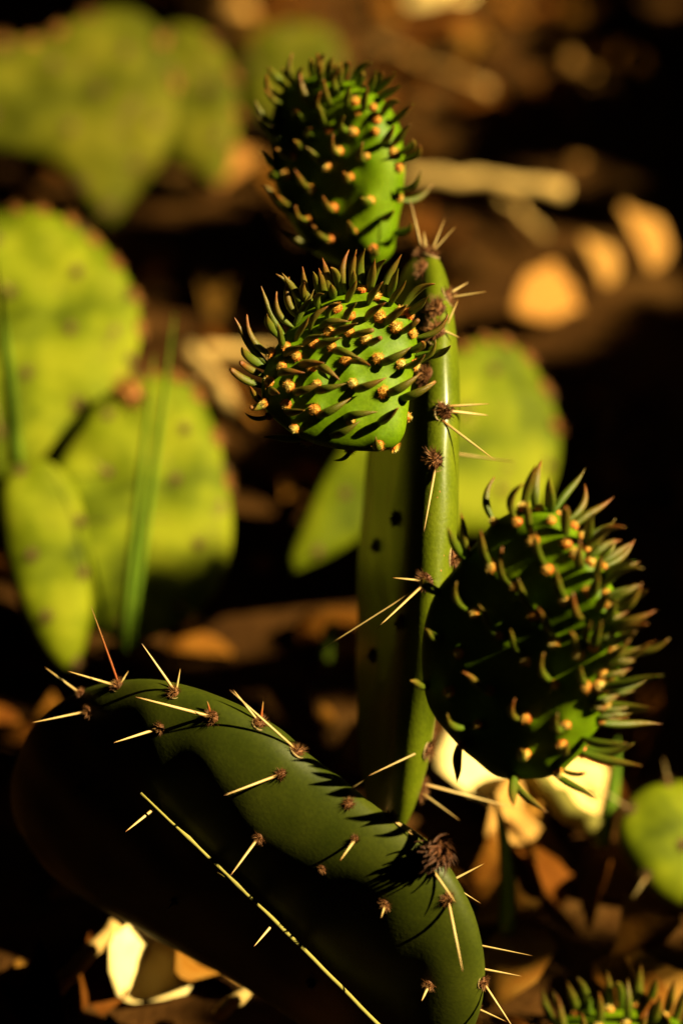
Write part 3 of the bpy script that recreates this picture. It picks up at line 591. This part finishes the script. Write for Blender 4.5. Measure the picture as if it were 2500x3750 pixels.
for a in [(1990, 1170, 380, 0.65, 'tan', 'large tan dead leaf beside two smaller upright tan leaves', 0.5), (2175, 1010, 210, 1.9, 'tan', 'small upright tan dead leaf between two larger ones', 0.9),
          (2330, 950, 280, 1.9, 'tan', 'upright tan dead leaf at the far end of a row of three', 0.9), (2100, 280, 150, 0.1, 'tan', 'lone dim tan leaf on black shaded soil', 0.3),
          (2095, 615, 110, 0.6, 'tan', 'small round tan leaf just above the end of a straw twig', 0.4),
          (540, 3560, 380, 1.2, 'pale', 'glaring white sunlit dead leaf under the broad shaded pad', 0.5), (830, 3590, 260, 2.5, 'tan', 'curled tan dead leaf beside the glaring white one', 0.4),
          (1800, 2870, 460, 0.2, 'pale', 'broad pale dead leaf below the shaded young pad', 0.3), (2060, 2960, 330, 2.6, 'pale', 'cream dead leaf touching the sunlit cream twig', 0.4), (1960, 2850, 330, 0.1, 'pale', 'pale dead leaf wedged behind the broad pale one', 0.4),
          (1880, 3020, 420, 0.9, 'tan', 'large tan dead leaf sloping below the pale broad leaf', 0.5), (1960, 3200, 330, 2.2, 'brown', 'russet dead leaf between tan leaf and black soil', 0.5),
          (1860, 3340, 260, 0.4, 'brown', 'dim russet dead leaf below the larger russet leaf', 0.4),
          (970, 2070, 110, 0.4, 'brown', 'little red brown leaf left of the tall edge-on pad', 0.6), (1110, 2310, 190, 1.6, 'brown', 'dim brown leaf standing left of the tall pad', 1.0),
          (1180, 2620, 150, 1.5, 'brown', 'dark red brown leaf in shade above the spiny lower pad', 1.0), (640, 2270, 200, 2.3, 'tan', 'thin tan leaf in shade below the round pads', 0.8),
          (190, 610, 130, 1.6, 'brown', 'deep red leaf in shade under the olive clump', 0.9), (860, 640, 330, 0.8, 'tan', 'orange tan leaf between olive clump and top young pad', 0.3),
          (850, 60, 260, 0.4, 'tan', 'tan leaf lying behind the olive pads', 0.3), (1600, 20, 260, 0.0, 'pale', 'cream leaf on the sunlit far litter', 0.3)]:
    dead_leaf(*a[:6], tilt=a[6], sun=(a[4] == 'pale' and a[1] > 2000) or (a[4] == 'tan' and (a[1] > 2900 or (a[0] > 1900 and a[1] > 900))), asp=1.5 if a[4] == 'pale' else 1.0)
# scattered litter as one mass
def litter(name, n, region, size, mat, seed, zmax=0.012):
    rnd = random.Random(seed); v, f = [], []
    src = [(list(m.vertices), [tuple(p.vertices) for p in m.polygons]) for m in (dleaf_mesh('tmp', None, 90 + i, 0.3 + 0.25 * i, 4, 3) for i in range(3))]
    for _ in range(n):
        x = rnd.uniform(region[0], region[1]); y = rnd.uniform(region[2], region[3]); L = size * rnd.uniform(0.5, 1.4)
        q = Matrix.Rotation(rnd.uniform(0, 6.28), 3, 'Z') @ Matrix.Rotation(rnd.gauss(0, 0.45), 3, 'X') @ Matrix.Rotation(rnd.gauss(0, 0.3), 3, 'Y')
        w = Vector((x, y, 0)) - CL; dz = w.dot(F_); qx = 1250 + w.dot(R_) / dz / K; qy = 1875 - w.dot(U_) / dz / K
        if 1640 < qx < 2700 and 430 < qy < 1500: continue                   # litter left out so this shaded zone stays black
        if 750 < qx < 1400 and 1950 < qy < 2800 and rnd.random() < 0.7: continue  # litter thinned here and below to deepen the dark zones
        if 380 < qx < 1000 and 560 < qy < 1250 and rnd.random() < 0.75: continue
        vs, fs = rnd.choice(src); b = len(v); o = Vector((x, y, gz(x, y) + rnd.uniform(0.002, zmax)))
        v += [tuple(o + q @ Vector((p.co.x * L, p.co.y * L * rnd_w, p.co.z * L))) for rnd_w in (rnd.uniform(0.5, 1.1),) for p in vs]
        f += [tuple(b + k for k in t) for t in fs]
    return tag(link(name, mesh_from(name, v, f, mat), Matrix.Identity(4)), 'brown dead leaves and crumbs littering the soil', 'litter', kind='stuff')
litter('leaf_litter', 2600, (-0.7, 0.7, 0.45, 2.4), 0.032, M_LITTER, 11)
# grass
def blade(pts, wmm, label, mat=M_GRASS, name='grass', cat='grass'):
    n = 10; ps = [Pw(*p) for p in pts]; v, f = [], []
    sm = []
    for i in range(n + 1):
        t = i / n; a = ps[0].lerp(ps[1], t); b = ps[1].lerp(ps[2], t); sm.append(a.lerp(b, t))
    side = (ps[2] - ps[0]).cross(F_ + R_ * 0.3).normalized(); up = (ps[2] - ps[0]).cross(side).normalized()
    for i, p in enumerate(sm):
        w = wmm / 2000 * (1 - (i / n) ** 2.2 * 0.95)
        v += [tuple(p - ps[0] + side * w), tuple(p - ps[0] + up * w * 0.3), tuple(p - ps[0] - side * w), tuple(p - ps[0] - up * w * 0.1)]
    for i in range(n):
        for j in range(4): f.append((i * 4 + j, i * 4 + (j + 1) % 4, i * 4 + 4 + (j + 1) % 4, i * 4 + 4 + j))
    f += [(3, 2, 1, 0), tuple(n * 4 + j for j in range(4))]
    return tag(link(name, mesh_from(name, v, f, mat), Matrix.Translation(ps[0])), label, cat)
blade([(450, 2380, 0.90), (500, 1850, 0.885), (565, 1300, 0.87)], 4, 'tall blurred green grass blade crossing the yellow green pad')
blade([(470, 2360, 0.90), (560, 1750, 0.89), (640, 1150, 0.88)], 4, 'thin grass blade leaning from the same tuft beside the round pad')
blade([(60, 1700, 0.90), (40, 1350, 0.89), (-20, 950, 0.88)], 6, 'bright grass blade against the big round pad')
blade([(1850, 3420, 0.80), (1880, 3150, 0.80), (1800, 2880, 0.80)], 6, 'soft green grass blade over pale litter')
blade([(2200, 3100, 0.84), (2250, 2900, 0.84), (2260, 2700, 0.84)], 6, 'short green blade beside the pale prickly pear pad')
blade([(1190, 2420, 0.92), (1200, 2330, 0.92), (1220, 2270, 0.92)], 5, 'tiny green blade in shade left of the tall pad')
# dry grass stalk in front of the lower pad
def stalk():
    n = 26; da = [(t, (on_pad(low, 515 + 905 * t, 2905 + 885 * t)[0] - CL).dot(F_)) for t in (0.02, 0.2, 0.4, 0.6, 0.75)]
    k1 = (da[-1][1] - da[0][1]) / 0.73; k0 = min(d - k1 * t for t, d in da) - 0.004
    a = Pw(515, 2905, k0); b = Pw(1420, 3790, k0 + k1); pts = []; rad = []
    for i in range(n + 1):
        t = i / n; pts.append(a.lerp(b, t) - a + (U_ + R_) * 0.0005 * math.sin(3.1 * t) + U_ * 0.0001 * math.sin(40 * t)); 
        rad.append((0.00030 + 0.00032 * min(1, t * 2.2)) * (1.0 + (0.6 if (i % 5 == 0 and t < 0.5) else 0)))
    r = link('grass_stalk', tube('grass_stalk', pts, rad, M_STALK, S=7), Matrix.Translation(a)); tag(r, 'dry yellow grass stalk slanting in front of the broad shaded pad', 'grass')
    for i in (3, 7, 10, 12):
        d = (b - a).normalized(); x, y, z = frame_x(-d + U_ * random.uniform(-.25, .25) - R_ * 0.1, F_)
        link('husk', LEAVES[2], basis(x, y, z, a + pts[i], 0.007, 0.004, 0.004), r).data = LEAVES[2]
stalk()

# ---------------------------------------------------------------- unseen leaf dome added to block sky and sun (all round and overhead)
import numpy as np
SA = SUN.cross(Vector((0, 0, 1))).normalized(); SB = SA.cross(SUN).normalized()
GAPS = []                                      # holes shaped in the added leaves so sun patches fall on chosen spots
def gap(px, py, d, r):
    p = Pw(px, py, d) if d else ground_pt(px, py); GAPS.append((p.dot(SA), p.dot(SB), r))
for g in [
          (2100, 280, 0, 0.006), (640, 1160, 0, 0.008), (1690, 1180, 0, 0.007), (970, 2070, 0, 0.002), (1110, 2300, 0, 0.002), (1180, 2620, 0, 0.001), (190, 610, 0, 0.002), (640, 2270, 0, 0.002), (2490, 30, 0, 0.012), (2100, 610, 0, 0.007)]:
    gap(*g)
def inside(poly, x, y):
    c = False; j = len(poly) - 1
    for i in range(len(poly)):
        (xi, yi), (xj, yj) = poly[i], poly[j]
        if (yi > y) != (yj > y) and x < (xj - xi) * (y - yi) / (yj - yi) + xi: c = not c
        j = i
    return c
def lit(poly, pad=None, step=45, r=0.006, holes=0.0, z=0.004):
    xs = [p[0] for p in poly]; ys = [p[1] for p in poly]; y = min(ys)
    while y <= max(ys):
        x = min(xs)
        while x <= max(xs):
            if inside(poly, x, y):
                if pad: q = pad.bvh.ray_cast(CL, ray(x, y))[0]
                else: q = ground_pt(x, y, z)
                if q is not None and not pad and r == 0.004:
                    q2 = q + Vector((0, 0, 0.02)); GAPS.append((q2.dot(SA), q2.dot(SB), r))
                if q is not None and not (holes and noise.noise(q * 14.0) > 0.35 - holes): GAPS.append((q.dot(SA), q.dot(SB), r))
            x += step
        y += step
lit([(900, 1000), (1560, 1000), (1560, 1700), (900, 1700)], mid, 60, 0.013)
lit([(1600, 1780), (2320, 1780), (2320, 2900), (1600, 2900)], right, 70, 0.013)
lit([(950, 240), (1520, 240), (1520, 1020), (950, 1020)], top, 70, 0.013)
lit([(1300, 850), (1800, 850), (1800, 2120), (1300, 2120)], tall, 60, 0.008)
lit([(30, 2450), (1800, 2450), (1800, 3900), (30, 3900)], low, 70, 0.015)
lit([(-300, 750), (530, 750), (530, 1780), (-300, 1780)], pm, 60)
lit([(170, 1800), (300, 1560), (430, 1410), (560, 1370), (690, 1390), (770, 1530), (830, 1750), (850, 1930), (700, 1930), (710, 1800), (660, 1720), (600, 1760), (580, 1900), (480, 1980), (420, 1870), (350, 1830), (250, 1900)], pn)
lit([(0, 1900), (40, 1750), (170, 1700), (250, 1800), (230, 2000), (300, 2150), (310, 2400), (240, 2450), (150, 2370), (60, 2180)], po)
lit([(-200, 250), (80, 150), (330, 60), (600, 150), (650, 340), (600, 540), (430, 560), (400, 720), (330, 800), (230, 640), (0, 560)], pa)
lit([(520, 160), (640, 90), (860, 290), (850, 600), (790, 690), (730, 600), (600, 540), (500, 520)], pb)
lit([(850, 50), (1300, 50), (1300, 500), (850, 500)], pc)
lit([(1040, 1200), (2060, 1200), (2060, 2100), (1040, 2100)], pd, 50)
lit([(2250, 2850), (2750, 2850), (2750, 3350), (2250, 3350)], pe, 45)
lit([(1900, 3680), (2560, 3680), (2560, 3850), (1900, 3850)], pf, 45, 0.005)
lit([(830, -60), (1950, -80), (1900, 120), (1780, 300), (1650, 420), (1560, 560), (1500, 480), (1350, 420), (1250, 300), (1000, 200)], None, 50, 0.006, -0.15)
lit([(1470, 590), (2090, 640), (2085, 740), (1470, 690)], None, 30, 0.006, 0.0, 0.036)
lit([(1840, 1200), (1900, 1110), (2080, 1040), (2130, 1100), (2050, 1250), (1900, 1270)], None, 35, 0.004)
lit([(2110, 960), (2180, 930), (2250, 1040), (2180, 1080)], None, 35, 0.004)
lit([(2250, 860), (2330, 830), (2400, 1030), (2330, 1060)], None, 35, 0.004)
lit([(1720, 2740), (1900, 2740), (2080, 2850), (2190, 3020), (2080, 3060), (1930, 2950), (1850, 3010), (1700, 3000)], None, 35, 0.004)
lit([(1750, 3000), (1900, 3030), (2050, 3150), (1980, 3230), (1850, 3140)], None, 35, 0.004)
lit([(470, 3380), (600, 3370), (760, 3440), (880, 3540), (850, 3570), (720, 3560), (560, 3590), (480, 3540)], None, 35, 0.004)
lit([(440, 3340), (700, 3340), (860, 3470), (760, 3620), (480, 3620)], None, 35, 0.006, 0.0, 0.03)
lit([(130, 3720), (180, 3600), (400, 3420), (450, 3440), (280, 3600), (250, 3740)], None, 35, 0.005)
lit([(0, 3690), (400, 3680), (900, 3690), (900, 3770), (0, 3770)], None, 35, 0.0045, 0.2)
lit([(700, 1280), (1000, 1265), (1000, 1330), (760, 1330)], None, 35, 0.004)
lit([(720, 1330), (790, 1320), (920, 1550), (850, 1570)], None, 35, 0.004)
lit([(800, 640), (900, 610), (1000, 690), (960, 740), (830, 700)], None, 35, 0.004)
GAPS = np.array(GAPS)
def foliage(name, C, rad, n, thick, sel, leafsz, seed, parent, mat, extra=0):
    rg = np.random.default_rng(seed); c = np.array(C)
    d = rg.normal(size=(n, 3)); d /= np.linalg.norm(d, axis=1)[:, None]
    p = c + d * rad * (1 + thick * (rg.random((n, 1)) - 0.5)); p[:, 2] = np.abs(p[:, 2])
    p += rg.normal(size=(n, 3)) * 0.05
    if extra:                                   # finer leaves added sunward to block light tightly around the gaps
        q = rg.uniform(-0.75, 0.75, (extra, 2)); tt = rg.uniform(1.15, 1.75, (extra, 1)); pc0 = np.array((0.0, 1.0, 0.1))
        p2 = pc0 + q[:, :1] * np.array(SA) + q[:, 1:] * np.array(SB) + tt * np.array(SUN); p = np.concatenate([p, p2])
        L = np.concatenate([leafsz * rg.uniform(0.6, 1.4, n), 0.038 * rg.uniform(0.6, 1.3, extra)]); n += extra
        keep = np.concatenate([sel(p[:n - extra]), np.ones(extra, bool)]) & (p[:, 2] > 0.01)
    else:
        keep = sel(p) & (p[:, 2] > 0.01); L = leafsz * rg.uniform(0.6, 1.4, n)
    a = p @ np.array(SA); b = p @ np.array(SB)
    dist = np.full(n, 9.0)
    for ga, gb, gr in (GAPS if extra else ()): np.minimum(dist, np.hypot(a - ga, b - gb) - gr, out=dist)
    keep &= dist > L * 0.36
    p = p[keep]; L = L[keep]; m = len(p)
    u = rg.normal(size=(m, 3)); u /= np.linalg.norm(u, axis=1)[:, None]
    w = np.cross(u, rg.normal(size=(m, 3))); w /= np.linalg.norm(w, axis=1)[:, None]; k = np.cross(u, w)
    h = L[:, None]
    V = np.stack([p - u * h * .5, p + w * h * .26 - u * h * .1 + k * h * .05, p + u * h * .5, p - w * h * .26 - u * h * .1 + k * h * .05], 1).reshape(-1, 3)
    base = np.arange(m)[:, None] * 4
    F = np.concatenate([base + np.array([[0, 1, 2]]), base + np.array([[0, 2, 3]])], 0)
    me = bpy.data.meshes.new(name); me.from_pydata(V.tolist(), [], F.tolist()); me.materials.append(mat)
    o = link(name, me, Matrix.Identity(4), parent); o['kind'] = 'stuff'; return o
M_BLOCKER_LEAF = litter_mat('blocker_leaf_green', [(0.1, (0.025, 0.045, 0.008)), (0.5, (0.04, 0.07, 0.010)), (0.95, (0.07, 0.095, 0.015))], 0.5)
M_BLOCKER_BARK = litter_mat('blocker_bark', [(0.1, (0.05, 0.03, 0.018)), (0.5, (0.09, 0.055, 0.03)), (0.95, (0.14, 0.09, 0.05))], 0.9)
CC = (0.0, 0.9, 0.0); RR = 1.75
def az(p): return np.degrees(np.arctan2(p[:, 0] - CC[0], p[:, 1] - CC[1])) % 360
blocker_tree = empty('blocker_tree', (-1.45, -0.35, 0), 'added unseen leafy canopy blocking light, with gaps shaped to let sunlight through', 'blocker_tree')
def limb(nm, pts, r0, r1, par):
    n = 14; ps = [Vector(p) for p in pts]; out = []
    for i in range(n + 1):
        t = i / n * (len(ps) - 1); k = min(int(t), len(ps) - 2); out.append(ps[k].lerp(ps[k + 1], t - k))
    o0 = out[0]; link(nm, tube(nm, [q - o0 for q in out], [r0 + (r1 - r0) * i / n for i in range(n + 1)], M_BLOCKER_BARK, 10, 0.06), Matrix.Translation(o0), par)
limb('trunk', [(-1.45, -0.35, -0.05), (-1.42, -0.3, 0.6), (-1.3, -0.1, 1.1), (-1.0, 0.3, 1.55)], 0.10, 0.05, blocker_tree)
limb('limb', [(-1.3, -0.1, 1.1), (-0.9, -0.3, 1.5), (-0.3, -0.35, 1.72)], 0.05, 0.015, blocker_tree)
limb('limb', [(-1.0, 0.3, 1.55), (-0.6, 0.9, 1.75), (-0.3, 1.7, 1.7)], 0.05, 0.015, blocker_tree)
foliage('blocker_crown', CC, RR, 60000, 0.22, lambda p: p[:, 2] > 0.85, 0.13, 5, blocker_tree, M_BLOCKER_LEAF, 60000)
SH = [('beyond the olive prickly pear clump', 330, 30), ('on the side the sunlight comes from', 30, 100), ('nearest the pale pad and small young pad', 100, 165), ('facing the front of the tall spiny pad', 165, 235), ('on the shaded side of the cactus patch', 235, 330)]  # unseen leafy screens, added to cut sky light from the sides
for i, (w, a0, a1) in enumerate(SH):
    am = math.radians((a0 + ((a1 - a0) % 360) / 2)); r = empty('blocker_shrub', (CC[0] + RR * math.sin(am), CC[1] + RR * math.cos(am), 0), 'added unseen leaf screen blocking sky light, standing ' + w, 'blocker_shrub', 'added light blockers ringing the cactus patch')
    bx, by = CC[0] + RR * math.sin(am), CC[1] + RR * math.cos(am)
    for k in (-1, 0, 1):
        limb('stem', [(bx + .05 * k, by, -0.02), (bx + .12 * k, by + 0.1 * k, 0.35), (bx + .3 * k, by + .2 * k, 0.75)], 0.018, 0.006, r)
    foliage('blocker_crown', CC, RR, 60000, 0.22, lambda p, a0=a0, a1=a1: (p[:, 2] <= 0.85) & (((az(p) - a0) % 360) < ((a1 - a0) % 360)), 0.13, 30 + i, r, M_BLOCKER_LEAF)
